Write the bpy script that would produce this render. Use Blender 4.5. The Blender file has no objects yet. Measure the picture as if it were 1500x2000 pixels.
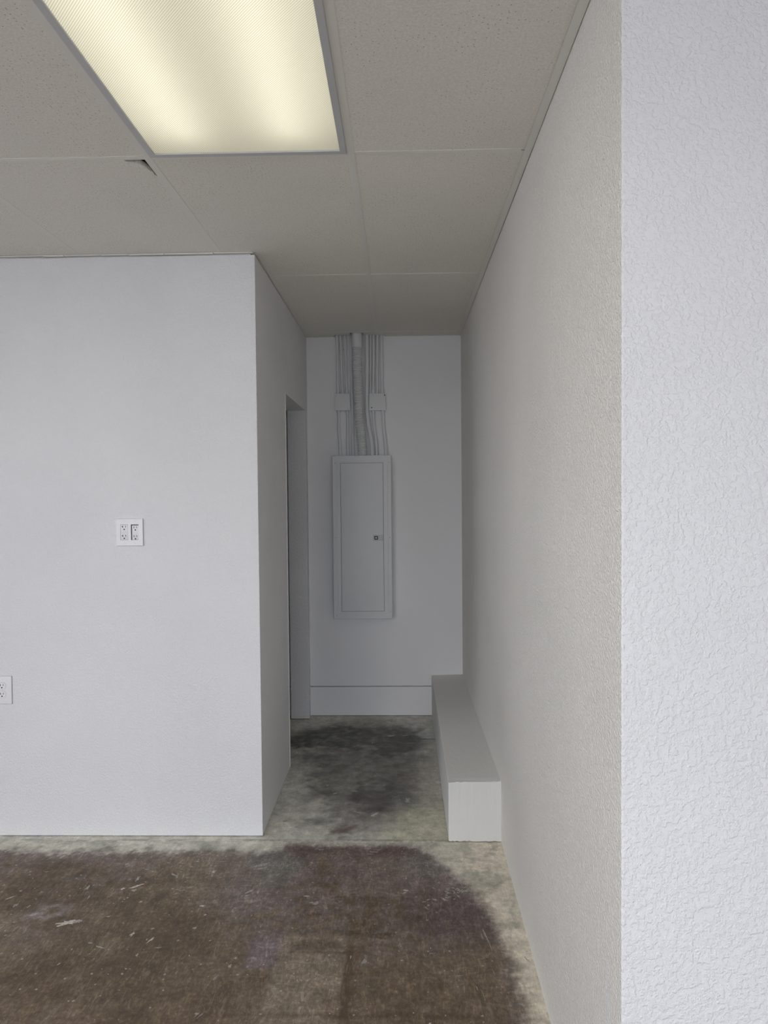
import bpy, bmesh, math, random
from mathutils import Vector, Matrix, noise

# ------------------------------------------------------------------ camera
SC = bpy.context.scene
COL = SC.collection
H = 2.5215            # ceiling height
XL, XR = -0.612, 0.406   # alcove sides
Y1, Y2 = 3.083, 4.770    # partition front, alcove back
XRM = -3.2            # room left side
XRR = 2.3             # room right side
YW = -3.9             # storefront
YF = 1.332            # face of the near right wall

cam_d = bpy.data.cameras.new('camera')
cam = bpy.data.objects.new('camera', cam_d)
COL.objects.link(cam)
R = Vector((0.99970456, 0.02252756, -0.00912694))
U = Vector((0.00847972, 0.02865994, 0.99955325))
F = Vector((-0.02277907, 0.99933534, -0.02846044))
m = Matrix((R, U, -F)).transposed().to_4x4()
m.translation = Vector((0, 0, 1.499))
cam.matrix_world = m
cam_d.sensor_fit = 'HORIZONTAL'
cam_d.sensor_width = 36.0
cam_d.lens = 1405.16 * 36.0 / 1500.0
cam_d.clip_start = 0.02
SC.camera = cam

# ------------------------------------------------------------------ world, light, exposure
W = bpy.data.worlds.new('sky')
SC.world = W
W.use_nodes = True
bg = W.node_tree.nodes['Background']
bg.inputs['Color'].default_value = (0.825, 0.875, 1.0, 1)
bg.inputs['Strength'].default_value = 5.7
TUBE_STRENGTH = 3.2
vs = SC.view_settings
vs.view_transform = 'Standard'
vs.look = 'None'
vs.exposure = 0.0
vs.gamma = 1.0
vs.use_curve_mapping = False
SC.cycles.max_bounces = 14
SC.cycles.diffuse_bounces = 10
SC.cycles.transmission_bounces = 6
SC.cycles.transparent_max_bounces = 8
SC.cycles.sample_clamp_indirect = 6.0
SC.cycles.caustics_reflective = False
SC.cycles.caustics_refractive = False

# window portals: sampling guides for the sky in the storefront openings
for (px, pw) in ((-2.12, 1.92), (-0.10, 1.92), (1.42, 1.12)):
    ld = bpy.data.lights.new('window_portal', 'AREA')
    ld.shape = 'RECTANGLE'
    ld.size = pw
    ld.size_y = 2.25
    ld.cycles.is_portal = True
    lo = bpy.data.objects.new('window_portal', ld)
    lo.location = (px, YW - 0.02, 1.22)
    lo.rotation_euler = (math.radians(90), 0, 0)   # faces +Y? (-Z axis -> +Y)
    COL.objects.link(lo)
for (py, pw) in ((-2.55, 1.5), (-.93, 1.5), (.69, 1.5)):  # portals for the added side windows
    ld = bpy.data.lights.new('window_portal', 'AREA')
    ld.shape = 'RECTANGLE'
    ld.size = 1.38
    ld.size_y = pw
    ld.cycles.is_portal = True
    lo = bpy.data.objects.new('window_portal', ld)
    lo.location = (XRM - 0.02, py, 1.645)
    lo.rotation_euler = (0, math.radians(-90), 0)
    COL.objects.link(lo)

# added warm fill at ceiling height, out of view behind and left of camera
WARM_FILLS = [(-1.676, -.84, 42)]   # (x, y, strength)
for (ax, ay, aw) in WARM_FILLS:
    ld = bpy.data.lights.new('added_warm_fill', 'AREA')
    ld.shape = 'RECTANGLE'
    ld.size = .55
    ld.size_y = 1.15
    ld.energy = aw
    ld.color = (1.0, .93, .78)
    lo = bpy.data.objects.new('added_warm_fill', ld)
    lo.location = (ax, ay, H - .012)
    COL.objects.link(lo)

# ------------------------------------------------------------------ node helpers
def mat(name, color=(.8, .8, .8), rough=.6, spec=.4):
    M = bpy.data.materials.new(name)
    M.use_nodes = True
    b = M.node_tree.nodes['Principled BSDF']
    b.inputs['Base Color'].default_value = (*color, 1)
    b.inputs['Roughness'].default_value = rough
    b.inputs['Specular IOR Level'].default_value = spec
    return M, M.node_tree, b

def node(nt, t, **kw):
    n = nt.nodes.new(t)
    for k, v in kw.items():
        if k in n.inputs:
            n.inputs[k].default_value = v
        else:
            setattr(n, k, v)
    return n

def ramp(nt, src, stops):
    r = nt.nodes.new('ShaderNodeValToRGB')
    els = r.color_ramp.elements
    while len(els) > 1:
        els.remove(els[-1])
    for i, (p, c) in enumerate(stops):
        e = els[0] if i == 0 else els.new(p)
        e.position = p
        if not isinstance(c, tuple):
            c = (c, c, c)
        e.color = (*c, 1)
    nt.links.new(src, r.inputs[0])
    return r

def pos(nt):
    return nt.nodes.new('ShaderNodeNewGeometry').outputs['Position']

def wall_paint(name, color, s1=95, s2=260, strength=.35, dist=.0016, mottled=.03, rough=.62):
    M, nt, b = mat(name, color, rough, .3)
    p = pos(nt)
    n1 = node(nt, 'ShaderNodeTexNoise', Scale=s1, Detail=3.0, Roughness=.55)
    n2 = node(nt, 'ShaderNodeTexNoise', Scale=s2, Detail=2.0)
    n3 = node(nt, 'ShaderNodeTexNoise', Scale=1.3, Detail=3.0)
    for n in (n1, n2, n3):
        nt.links.new(p, n.inputs['Vector'])
    r1 = ramp(nt, n1.outputs['Fac'], [(.42, 0.), (.60, 1.)])
    ad = node(nt, 'ShaderNodeMath', operation='MULTIPLY_ADD')
    ad.inputs[1].default_value = .35
    nt.links.new(n2.outputs['Fac'], ad.inputs[0])
    nt.links.new(r1.outputs[0], ad.inputs[2])
    bp = node(nt, 'ShaderNodeBump', Strength=strength, Distance=dist)
    nt.links.new(ad.outputs[0], bp.inputs['Height'])
    nt.links.new(bp.outputs[0], b.inputs['Normal'])
    lo = tuple(c * (1 - mottled) for c in color)
    hi = tuple(min(1, c * (1 + mottled)) for c in color)
    r3 = ramp(nt, n3.outputs['Fac'], [(.35, lo), (.65, hi)])
    nt.links.new(r3.outputs[0], b.inputs['Base Color'])
    return M

M_WALL = wall_paint('white_wall_paint', (.775, .775, .785), 120, 330, .55, .0022)
M_RIGHT = wall_paint('white_stippled_wall_paint', (.845, .825, .775), 135, 420, .85, .0030)  # off-white paint, warmed and lightened to stand in for lamp glow
M_FACE = wall_paint('white_textured_wall_paint', (.785, .79, .805), 105, 300, .6, .0020)
M_TRIM = wall_paint('white_smooth_paint', (.78, .78, .785), 18, 90, .12, .0010, .02, .5)
M_LEDGE = wall_paint('white_brushed_paint', (.70, .695, .675), 40, 190, .25, .0015, .04)
M_METAL = wall_paint('painted_metal', (.70, .71, .715), 60, 240, .10, .0005, .03, .42)
M_TEE = wall_paint('painted_grid_metal', (.77, .755, .71), 60, 240, .05, .0004, .02, .5)
M_FRAME = wall_paint('grey_fixture_metal', (.56, .565, .57), 60, 240, .05, .0004, .02, .45)
M_PLATE, _, _ = mat('white_plastic', (.80, .79, .80), .32, .5)
M_SOCKET, _, _ = mat('white_socket_plastic', (.74, .735, .75), .35, .5)
M_DARK, _, _ = mat('dark_void', (.012, .012, .014), .9, .1)
M_DECK, _, _ = mat('dark_plenum', (.05, .05, .05), .9, .1)
M_REFLECT, _, _ = mat('white_reflector', (.88, .88, .86), .5, .3)
M_SCREW, _, _ = mat('painted_screw', (.55, .55, .55), .4, .5)

def tile_material():
    M, nt, b = mat('mineral_fibre_tile', (.60, .59, .565), .85, .15)
    p = pos(nt)
    v = node(nt, 'ShaderNodeTexVoronoi', Scale=78.0, Randomness=1.0)
    nt.links.new(p, v.inputs['Vector'])
    v.voronoi_dimensions = '2D'
    dens = node(nt, 'ShaderNodeTexNoise', Scale=7.0, Detail=2.0)
    nt.links.new(p, dens.inputs['Vector'])
    sep = nt.nodes.new('ShaderNodeSeparateColor')
    nt.links.new(v.outputs['Color'], sep.inputs[0])
    # radius of each pit depends on its random value and a slow density noise
    a = node(nt, 'ShaderNodeMath', operation='MULTIPLY')
    nt.links.new(sep.outputs[0], a.inputs[0])
    nt.links.new(dens.outputs['Fac'], a.inputs[1])
    rad = ramp(nt, a.outputs[0], [(.20, 0.), (.50, .15)])
    lt = node(nt, 'ShaderNodeMath', operation='SUBTRACT')
    nt.links.new(rad.outputs[0], lt.inputs[0])
    nt.links.new(v.outputs['Distance'], lt.inputs[1])
    pit = ramp(nt, lt.outputs[0], [(.0, 0.), (.06, 1.)])
    n = node(nt, 'ShaderNodeTexNoise', Scale=170.0, Detail=3.0)
    nt.links.new(p, n.inputs['Vector'])
    n2 = node(nt, 'ShaderNodeTexNoise', Scale=2.0, Detail=3.0)
    nt.links.new(p, n2.inputs['Vector'])
    base = ramp(nt, n2.outputs['Fac'], [(.3, (.765, .745, .69)), (.7, (.80, .775, .715))])
    fine = ramp(nt, n.outputs['Fac'], [(.35, .93), (.65, 1.05)])
    mm = node(nt, 'ShaderNodeMixRGB', blend_type='MULTIPLY')
    mm.inputs[0].default_value = 1
    nt.links.new(base.outputs[0], mm.inputs[1])
    nt.links.new(fine.outputs[0], mm.inputs[2])
    mx = node(nt, 'ShaderNodeMixRGB')
    nt.links.new(pit.outputs[0], mx.inputs[0])
    nt.links.new(mm.outputs[0], mx.inputs[1])
    mx.inputs[2].default_value = (.40, .385, .345, 1)
    nt.links.new(mx.outputs[0], b.inputs['Base Color'])
    bp = node(nt, 'ShaderNodeBump', Strength=.25, Distance=.001)
    nt.links.new(n.outputs['Fac'], bp.inputs['Height'])
    nt.links.new(bp.outputs[0], b.inputs['Normal'])
    return M
M_TILE = tile_material()

# ------------------------------------------------------------------ mesh helpers
def box(bm, x0, x1, y0, y1, z0, z1, bev=0.0, seg=2):
    t = bmesh.new()
    bmesh.ops.create_cube(t, size=1)
    for v in t.verts:
        v.co = Vector(((x0 + x1) / 2 + v.co.x * (x1 - x0), (y0 + y1) / 2 + v.co.y * (y1 - y0),
                       (z0 + z1) / 2 + v.co.z * (z1 - z0)))
    if bev:
        bmesh.ops.bevel(t, geom=list(t.edges), offset=bev, segments=seg, affect='EDGES', profile=.6)
    merge(bm, t)

def merge(bm, t):
    me = bpy.data.meshes.new('tmp')
    t.to_mesh(me)
    t.free()
    bm.from_mesh(me)
    bpy.data.meshes.remove(me)

def prism(bm, pts, z0, z1, axis=2):
    """extrude a polygon (list of 2D points) along an axis"""
    def P(a, b, c):
        return Vector((a, b, c)) if axis == 2 else (Vector((a, c, b)) if axis == 1 else Vector((c, a, b)))
    lo = [bm.verts.new(P(a, b, z0)) for a, b in pts]
    hi = [bm.verts.new(P(a, b, z1)) for a, b in pts]
    fs = [bm.faces.new(lo), bm.faces.new(hi)]
    n = len(pts)
    for i in range(n):
        fs.append(bm.faces.new((lo[i], lo[(i + 1) % n], hi[(i + 1) % n], hi[i])))
    bmesh.ops.recalc_face_normals(bm, faces=fs)

def cyl(bm, p0, p1, r, n=16, r2=None):
    p0, p1 = Vector(p0), Vector(p1)
    d = p1 - p0
    t = bmesh.new()
    bmesh.ops.create_cone(t, cap_ends=True, segments=n, radius1=r, radius2=r if r2 is None else r2, depth=d.length)
    M4 = Matrix.Translation((p0 + p1) / 2) @ d.to_track_quat('Z', 'Y').to_matrix().to_4x4()
    bmesh.ops.transform(t, matrix=M4, verts=t.verts)
    merge(bm, t)

def smooth_path(pts, steps=10):
    """Catmull-Rom through 3D points"""
    P = [Vector(p) for p in pts]
    P = [P[0] * 2 - P[1]] + P + [P[-1] * 2 - P[-2]]
    out = []
    for i in range(1, len(P) - 2):
        for k in range(steps):
            t = k / steps
            a, b, c, d = P[i - 1], P[i], P[i + 1], P[i + 2]
            out.append(.5 * ((2 * b) + (c - a) * t + (2 * a - 5 * b + 4 * c - d) * t * t + (3 * b - a - 3 * c + d) * t ** 3))
    out.append(P[-2])
    return out

def sweep(bm, path, rad, n=14, rfun=None):
    rings = []
    for i, p in enumerate(path):
        d = (path[min(i + 1, len(path) - 1)] - path[max(i - 1, 0)]).normalized()
        a = Vector((1, 0, 0))
        a = (a - d * a.dot(d)).normalized()
        b = d.cross(a)
        r = rfun(i) if rfun else rad
        rings.append([bm.verts.new(p + (a * math.cos(2 * math.pi * k / n) + b * math.sin(2 * math.pi * k / n)) * r) for k in range(n)])
    fs = []
    for i in range(len(rings) - 1):
        for k in range(n):
            fs.append(bm.faces.new((rings[i][k], rings[i][(k + 1) % n], rings[i + 1][(k + 1) % n], rings[i + 1][k])))
    fs.append(bm.faces.new(rings[0]))
    fs.append(bm.faces.new(list(reversed(rings[-1]))))
    bmesh.ops.recalc_face_normals(bm, faces=fs)

def obj(name, bm, material, parent=None, smooth=False, label=None):
    """link one mesh object; bm is in world coordinates, shifted under its parent's place"""
    me = bpy.data.meshes.new(name)
    off = Vector((0, 0, 0))
    q = parent
    while q is not None:
        off += q.location
        q = q.parent
    if off.length:
        bmesh.ops.translate(bm, vec=-off, verts=bm.verts)
    bm.to_mesh(me)
    bm.free()
    if smooth:
        me.polygons.foreach_set('use_smooth', [True] * len(me.polygons))
        me.set_sharp_from_angle(angle=math.radians(38))
    me.materials.append(material)
    o = bpy.data.objects.new(name, me)
    COL.objects.link(o)
    o.parent = parent
    if label:
        o['label'] = label
    return o

def struct(name, bm, material, smooth=False):
    o = obj(name, bm, material, None, smooth)
    o['kind'] = 'structure'
    return o

def tag(o, label, cat, group=None):
    o['label'] = label
    o['category'] = cat
    if group:
        o['group'] = group
    return o

def thing(name, label, cat, loc, group=None):
    o = bpy.data.objects.new(name, None)
    o.location = loc
    o.empty_display_size = .05
    COL.objects.link(o)
    return tag(o, label, cat, group)

B = bmesh.new
TOP = 2.78   # underside of the roof deck above the hung ceiling

# ------------------------------------------------------------------ walls
# partition that faces the camera: skin with a thin dark gap at floor and ceiling
bm = B()
box(bm, XRM, XL - .0012, Y1, Y1 + .03, .004, H - .009)
box(bm, XRM, XL - .02, Y1 + .012, Y1 + .12, 0, TOP)
struct('wall_left', bm, M_WALL)

# alcove left side with its doorway (near jamb 3.855, far jamb 4.695)
DN, DF, DH = 3.855, 4.695, 2.030
bm = B()
prism(bm, [(Y1 + .0006, .004), (DN, .003), (DN, DH), (DF, DH), (DF, .006), (DF + .02, .002), (Y2, .002), (Y2, H - .005), (Y1 + .0006, H - .009)],
      XL - .12, XL, axis=0)
box(bm, XL - .1, XL - .02, Y1 + .02, Y2, H - .02, TOP); box(bm, XL - .1, XL - .02, Y1 + .02, DN - .02, 0, .1)
struct('wall_alcove_left', bm, M_WALL)
# plaster bead round the doorway edge
bm = B()
cyl(bm, (XL + .0005, DN - .002, .01), (XL + .0005, DN - .002, DH), .004, 8)
box(bm, XL - .004, XL + .003, DN - .008, DN + .012, DH - .006, DH + .014, .002)
struct('trim_2', bm, M_WALL, True)

# back wall
bm = B()
box(bm, XRM, 0.9, Y2, Y2 + .12, .2025, TOP)
box(bm, XRM, 0.9, Y2 + .022, Y2 + .12, 0, .21)
struct('wall_back', bm, M_TRIM)
bm = B()
box(bm, XL - .3, .42, Y2 - .002, Y2 + .03, .003, .1955, .0012, 1)
struct('baseboard_back', bm, M_TRIM)

# right wall of the alcove: slightly bowed at the foot
bm = B()
NY, NZ = 40, 24
def xr(y, z):
    k = max(0.0, 1 - max(0, z - .25) / 1.2)
    bow = (y - YF) * .0073 if y < 3.035 else .0125 - (y - 3.035) * .0076
    return XR + bow * k
grid = [[bm.verts.new((xr(YF + (Y2 + .03 - YF) * i / NY, TOP * j / NZ), YF + (Y2 + .03 - YF) * i / NY, TOP * j / NZ)) for j in range(NZ + 1)] for i in range(NY + 1)]
for i in range(NY):
    for j in range(NZ):
        bm.faces.new((grid[i][j], grid[i][j + 1], grid[i + 1][j + 1], grid[i + 1][j]))
back = [[bm.verts.new((XR + .6, YF if i == 0 else Y2 + .03, TOP * j)) for j in (0, 1)] for i in (0, 1)]
bm.faces.new((back[0][0], back[0][1], back[1][1], back[1][0]))
bm.faces.new([grid[NY][j] for j in range(NZ + 1)] + [back[1][1], back[1][0]])
bm.faces.new([grid[i][NZ] for i in range(NY + 1)] + [back[1][1], back[0][1]])
bm.faces.new([grid[i][0] for i in range(NY + 1)] + [back[1][0], back[0][0]])
bm.faces.new([grid[0][j] for j in range(NZ + 1)] + [back[0][1], back[0][0]])
bmesh.ops.recalc_face_normals(bm, faces=bm.faces)
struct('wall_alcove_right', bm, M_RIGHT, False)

# near wall that faces the camera on the right, with a rounded bead at its corner
bm = B()
box(bm, XR + .0005, XRR, YF - .003, YF + .10, .002, TOP, .003, 3)
struct('wall_right', bm, M_FACE, True)

# the rest of the room, behind and beside the camera
ADDED_SIDE_WIN = ((-3.3, -1.8), (-1.68, -.18), (-.06, 1.44))  # unseen side windows, added and sized to light the right wall
bm = B()
yy = YW
for (a, b_) in ADDED_SIDE_WIN:
    box(bm, XRM - .12, XRM, yy, a, 0, TOP)
    box(bm, XRM - .12, XRM, a, b_, 2.34, TOP)
    box(bm, XRM - .12, XRM, a, b_, 0, .95)
    yy = b_
box(bm, XRM - .12, XRM, yy, Y2 + .12, 0, TOP)
struct('wall_far_left', bm, M_WALL)
bm = B(); box(bm, XRR, XRR + .12, YW, YF + .1, 0, TOP); struct('wall_far_right', bm, M_WALL)
bm = B()
box(bm, XRM, XRR, YW - .12, YW, 2.36, TOP)
box(bm, XRM, -3.10, YW - .12, YW, 0, 2.36)
box(bm, 2.00, XRR, YW - .12, YW, 0, 2.36)
struct('wall_front', bm, M_WALL)
M_ALU, _, _ = mat('brushed_aluminium', (.45, .45, .46), .4, .5)
M_ALU.node_tree.nodes['Principled BSDF'].inputs['Metallic'].default_value = .8
GL = bpy.data.materials.new('window_glass'); GL.use_nodes = True
g = GL.node_tree; g.nodes.clear()
go = g.nodes.new('ShaderNodeOutputMaterial'); gm = g.nodes.new('ShaderNodeMixShader')
gt = g.nodes.new('ShaderNodeBsdfTransparent'); gg = g.nodes.new('ShaderNodeBsdfGlossy')
gg.inputs['Roughness'].default_value = .02
gm.inputs[0].default_value = .06
g.links.new(gt.outputs[0], gm.inputs[1]); g.links.new(gg.outputs[0], gm.inputs[2]); g.links.new(gm.outputs[0], go.inputs[0])
for i, (a, b_) in enumerate(((-3.10, -1.13), (-1.13, .89), (.89, 2.00))):
    bm = B()
    box(bm, a, a + .04, YW - .10, YW - .04, 0, 2.36)
    box(bm, b_ - .04, b_, YW - .10, YW - .04, 0, 2.36)
    box(bm, a + .04, b_ - .04, YW - .10, YW - .04, 0, .08)
    box(bm, a + .04, b_ - .04, YW - .10, YW - .04, 2.30, 2.36)
    w = struct('window_%d' % (i + 1), bm, M_ALU)
    bm = B(); box(bm, a + .04, b_ - .04, YW - .074, YW - .068, .08, 2.30)
    obj('pane', bm, GL, w)
for i, (a, b_) in enumerate(ADDED_SIDE_WIN):  # frames and panes of the added side windows
    bm = B()
    box(bm, XRM - .10, XRM - .04, a, a + .04, .95, 2.34)
    box(bm, XRM - .10, XRM - .04, b_ - .04, b_, .95, 2.34)
    box(bm, XRM - .10, XRM - .04, a + .04, b_ - .04, .95, 1.00)
    box(bm, XRM - .10, XRM - .04, a + .04, b_ - .04, 2.29, 2.34)
    w = struct('window_%d' % (i + 4), bm, M_ALU)
    bm = B(); box(bm, XRM - .074, XRM - .068, a + .04, b_ - .04, 1.00, 2.29)
    obj('pane', bm, GL, w)
M_PAVE, _, _ = mat('pavement', (.50, .49, .46), .9, .2)
bm = B(); box(bm, -14, 14, -22, YW - .12, -.12, -.02); box(bm, -14, XRM - .12, YW - .12, 8, -.12, -.02); struct('ground', bm, M_PAVE)

# ------------------------------------------------------------------ floor
def sm(a, b, x):
    if a == b: return float(x > a)
    t = min(1, max(0, (x - a) / (b - a)))
    return t * t * (3 - 2 * t)
def fb(x, y, s, seed=0, o=4, sx=1, sy=1):
    v = noise.fractal(Vector((x * s * sx + seed * 7.3, y * s * sy - seed * 3.1, seed * 1.7)), 1.0, 2.0, o)
    return v      # about -1..1
def blob(x, y, cx, cy, rx, ry, soft=.35):
    d = math.hypot((x - cx) / rx, (y - cy) / ry)
    return 1 - sm(1 - soft, 1 + soft, d)
def lerp(a, b, t):
    return (a[0] + (b[0] - a[0]) * t, a[1] + (b[1] - a[1]) * t, a[2] + (b[2] - a[2]) * t)

C_CONC = (.60, .58, .50)      # bare strip by the walls
C_TAN = (.70, .64, .53)
C_GREY = (.60, .59, .535)      # alcove concrete
C_DARK = (.095, .094, .094)   # soot-dark stain
C_BROWN = (.158, .119, .080)  # old adhesive
C_DEEP = (.098, .068, .043)
C_PURP = (.200, .165, .163)
C_RED = (.130, .078, .074)
C_PALE = (.245, .200, .150)

def floor_colour(x, y):
    n1 = fb(x, y, 2.2, 1); n2 = fb(x, y, 6.0, 2); n3 = fb(x, y, 20, 3, 4); n4 = fb(x, y, 1.1, 4, 3)
    ns = fb(x, y, 9, 5, 4, 2.5, .7)
    if y > 3.045 + .006 * n3:                       # alcove
        c = lerp(C_GREY, (.62, .60, .52), sm(-.3, .5, n1 + .3 * n2))
        c = lerp(c, (.60, .58, .44), .8 * blob(x, y, .10, 3.18, .18, .30, .6))
        d = 0
        wob = .10 * n2 + .05 * n3
        d = max(d, blob(x + wob * .6, y + wob, -.28, 4.36, .42, .24, .30) * .95)
        d = max(d, blob(x + wob * .5, y + wob, -.05, 4.30, .20, .28, .35) * .95)
        d = max(d, blob(x + wob, y + wob, -.15, 3.98, .30, .40, .5) * .62)
        d = max(d, blob(x + wob, y + wob, -.10, 3.55, .20, .30, .5) * .93)
        d = max(d, blob(x + wob, y + wob, -.30, 3.66, .16, .16, .5) * .75)
        d = max(d, blob(x + wob, y + wob, -.24, 3.33, .16, .28, .6) * .62)
        d = max(d, blob(x + wob, y + wob, .02, 3.50, .16, .22, .7) * .45)
        d = max(d, blob(x + wob, y + wob, -.20, 3.95, .34, .75, .35) * .78)
        d = min(1, d * (1 + .22 * n3 + .12 * n2))
        c = lerp(c, C_DARK, max(0, d) * .92)
        c = lerp(c, (0.143, 0.117, 0.111), .5 * sm(.1, .5, n2) * blob(x, y, -.05, 3.5, .35, .35, .6))
        c = lerp(c, C_RED, .75 * blob(x + .03 * n3, y + .05 * n3, -.265, 3.145, .055, .045, .6))
        c = lerp(c, C_RED, .35 * blob(x + .03 * n3, y + .05 * n3, -.16, 3.30, .12, .10, .7))
        # pale triangle of skim coat by the ledge
        if x > .06 and 4.33 < y < 4.56:
            t = (x - .07) / .13
            c = lerp(c, (0.546, 0.559, 0.546), .85 * sm(0, .06, t * .17 - abs(y - 4.40) + .02 + .01 * n3))
        c = lerp(c, (0.065, 0.065, 0.065), .7 * sm(.012, .004, abs(y - 4.315 + .004 * n3)) * sm(.02, .10, x))
        c = lerp(c, (0.052, 0.052, 0.052), .6 * sm(.010, .0, abs(y - 3.05)) * sm(.3, -.2, n2))
        return c, 1.0
    # main room: bare band along the walls, old brown adhesive beyond it
    edge_y = 2.960 + .030 * n2 + .035 * n3 + .03 * sm(-1.5, -2.0, x)
    if x < -.62:
        d = y - edge_y
    else:
        # boundary on the right side follows the ledge and the wall
        bx = .36 if y < 2.0 else (.36 - (y - 2.0) * .03 if y < 2.33 else (.350 - (y - 2.33) * .20 if y < 2.60 else .296 - (y - 2.60) * .56))
        bx += .022 * n2 + .012 * n3 + .004
        d = max((x - bx) * .9, (y - 3.02 - .03 * n2) if x > -.5 else y - (2.99 + .03 * n2 - .05 * sm(-.5, -.62, x)))
    d += .018 * fb(x, y, 55, 9, 3)
    t = sm(-.050, .034, d)
    soft = sm(-.10, .03, d)
    bare = lerp(C_CONC, C_TAN, sm(.12, .30, x) * sm(-.4, .3, n1 + .4))
    bare = lerp(bare, (.33, .34, .29), .6 * sm(0, .5, n2))
    c = lerp(C_BROWN, C_PALE, .55 * sm(-.1, .55, ns * .5 + n1 * .6))
    c = lerp(c, C_DEEP, .60 * sm(.0, .6, -n1 * .6 - n2 * .5))
    c = lerp(c, C_DEEP, .40 * sm(2.35, 1.95, y) * sm(-.6, .3, n4 + .2))
    # purplish film across the middle and right-hand back
    p = max(blob(x + .1 * n2, y + .1 * n2, -.35, 2.70, .36, .36, .6), blob(x + .1 * n2, y, .10, 2.62, .26, .30, .6) * .9,
            blob(x + .1 * n2, y, -.12, 2.40, .14, .22, .6) * .7, blob(x, y + .1 * n2, -1.45, 2.86, .40, .10, .6) * .7,
            blob(x + .08 * n2, y, -1.22, 2.62, .14, .26, .7) * .7)
    c = lerp(c, C_PURP, .75 * p * sm(-.8, .2, n3 + n1))
    c = lerp(c, (.095, .070, .072), .65 * blob(x + .06 * n2, y + .06 * n2, .17, 2.50, .17, .15, .6))
    c = lerp(c, C_RED, .75 * blob(x + .06 * n3, y + .04 * n3, -.03, 2.97, .15, .07, .5))
    c = lerp(c, C_RED, .60 * blob(x + .06 * n3, y + .04 * n3, -.40, 2.98, .12, .06, .6))
    c = lerp(c, (0.208, 0.208, 0.189), .7 * blob(x + .08 * n2, y + .05 * n2, -.53, 2.86, .07, .16, .6))
    c = lerp(c, (0.195, 0.195, 0.182), .55 * blob(x + .05 * n2, y + .05 * n2, .10, 2.88, .10, .10, .7))
    # trowelled patch and joints of the lifted tiles
    if -.43 < x < -.17 and 1.95 < y < 2.40:
        k = sm(-.43, -.405, x + .01 * n3) * sm(-.175, -.195, x) * sm(2.395, 2.370, y + .01 * n3)
        c = lerp(c, (.275, .230, .180), .55 * k * sm(-.6, .2, n2 + .3))
        c = lerp(c, C_DEEP, .6 * k * blob(x, y, -.29, 2.335, .10, .028, .5))
    if -.53 < x < -.38 and 2.19 < y < 2.42:
        c = lerp(c, (0.202, 0.163, 0.176), .75 * sm(-.515, -.500, x) * sm(-.395, -.425, x + .01 * n3) * sm(2.20, 2.23, y) * sm(2.45, 2.33, y))
    jx = -.192 + (3.02 - y) * .018
    c = lerp(c, C_DEEP, (.35 + .4 * sm(2.5, 2.2, y)) * sm(.014 + .02 * sm(2.5, 2.0, y), .004, abs(x - jx + .004 * n3)) * sm(-.9, .1, n3 + .5))
    c = lerp(c, C_DEEP, .55 * sm(.012, .003, abs(y - 2.612 + .004 * n3)) * sm(-.30, -.25, x) * sm(-.02, -.08, x))
    c = lerp(c, C_DEEP, .60 * sm(.010, .003, abs(y - 2.297 + .004 * n3)) * sm(-.42, -.36, x) * sm(-.12, -.16, x))
    c = lerp(c, C_DEEP, .60 * sm(.014, .003, abs(y - 2.015 + .003 * n3)) * sm(-.62, -.5, x) * sm(.3, .1, x))
    # white haze streaks around the smears
    c = lerp(c, (0.30, 0.27, 0.265), .55 * sm(-.4, .3, n3) * blob(x + .03 * n3, y + .04 * n3, -1.27, 2.53, .08, .045, .6))
    c = lerp(c, (0.260, 0.234, 0.215), .45 * sm(.1, .6, n3 + .5 * ns) * blob(x, y, -.95, 2.84, .20, .05, .6))
    c = lerp(c, (0.286, 0.234, 0.221), .5 * sm(.0, .6, n3 + .3) * blob(x, y, -.155, 2.86, .12, .045, .6))
    c = lerp(c, lerp(c, (0.221, 0.182, 0.195), .6), soft * (1 - t))
    c = lerp(c, bare, t)
    c = lerp(c, (0.286, 0.299, 0.247), .5 * t * sm(.25, .6, n3))
    return c, t

bm = B()
lay = bm.verts.layers.float_color.new('stain')
X0, X1, YA, YB, ST = -3.19, .48, .9, 4.80, .0085
nx, ny = int((X1 - X0) / ST), int((YB - YA) / ST)
rows = []
for j in range(ny + 1):
    y = YA + (YB - YA) * j / ny
    rw = []
    for i in range(nx + 1):
        x = X0 + (X1 - X0) * i / nx
        v = bm.verts.new((x, y, .0))
        if x < XL - .16 and y > Y1 + .05 or y < .95:
            c, bare = C_BROWN, 0.0
        else:
            c, bare = floor_colour(x, y)
        v[lay] = (c[0], c[1], c[2], bare)
        rw.append(v)
    rows.append(rw)
for j in range(ny):
    for i in range(nx):
        bm.faces.new((rows[j][i], rows[j][i + 1], rows[j + 1][i + 1], rows[j + 1][i]))
def quad(x0, x1, y0, y1):
    vs_ = [bm.verts.new((a, b, 0)) for a, b in ((x0, y0), (x1, y0), (x1, y1), (x0, y1))]
    for v in vs_:
        v[lay] = (*C_BROWN, 0)
    bm.faces.new(vs_)
quad(XRM, X0, YW, YB + .09); quad(X1, XRR, YW, YB + .09); quad(X0, X1, YW - .12, YA); quad(X0, X1, YB, YB + .09)

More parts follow.
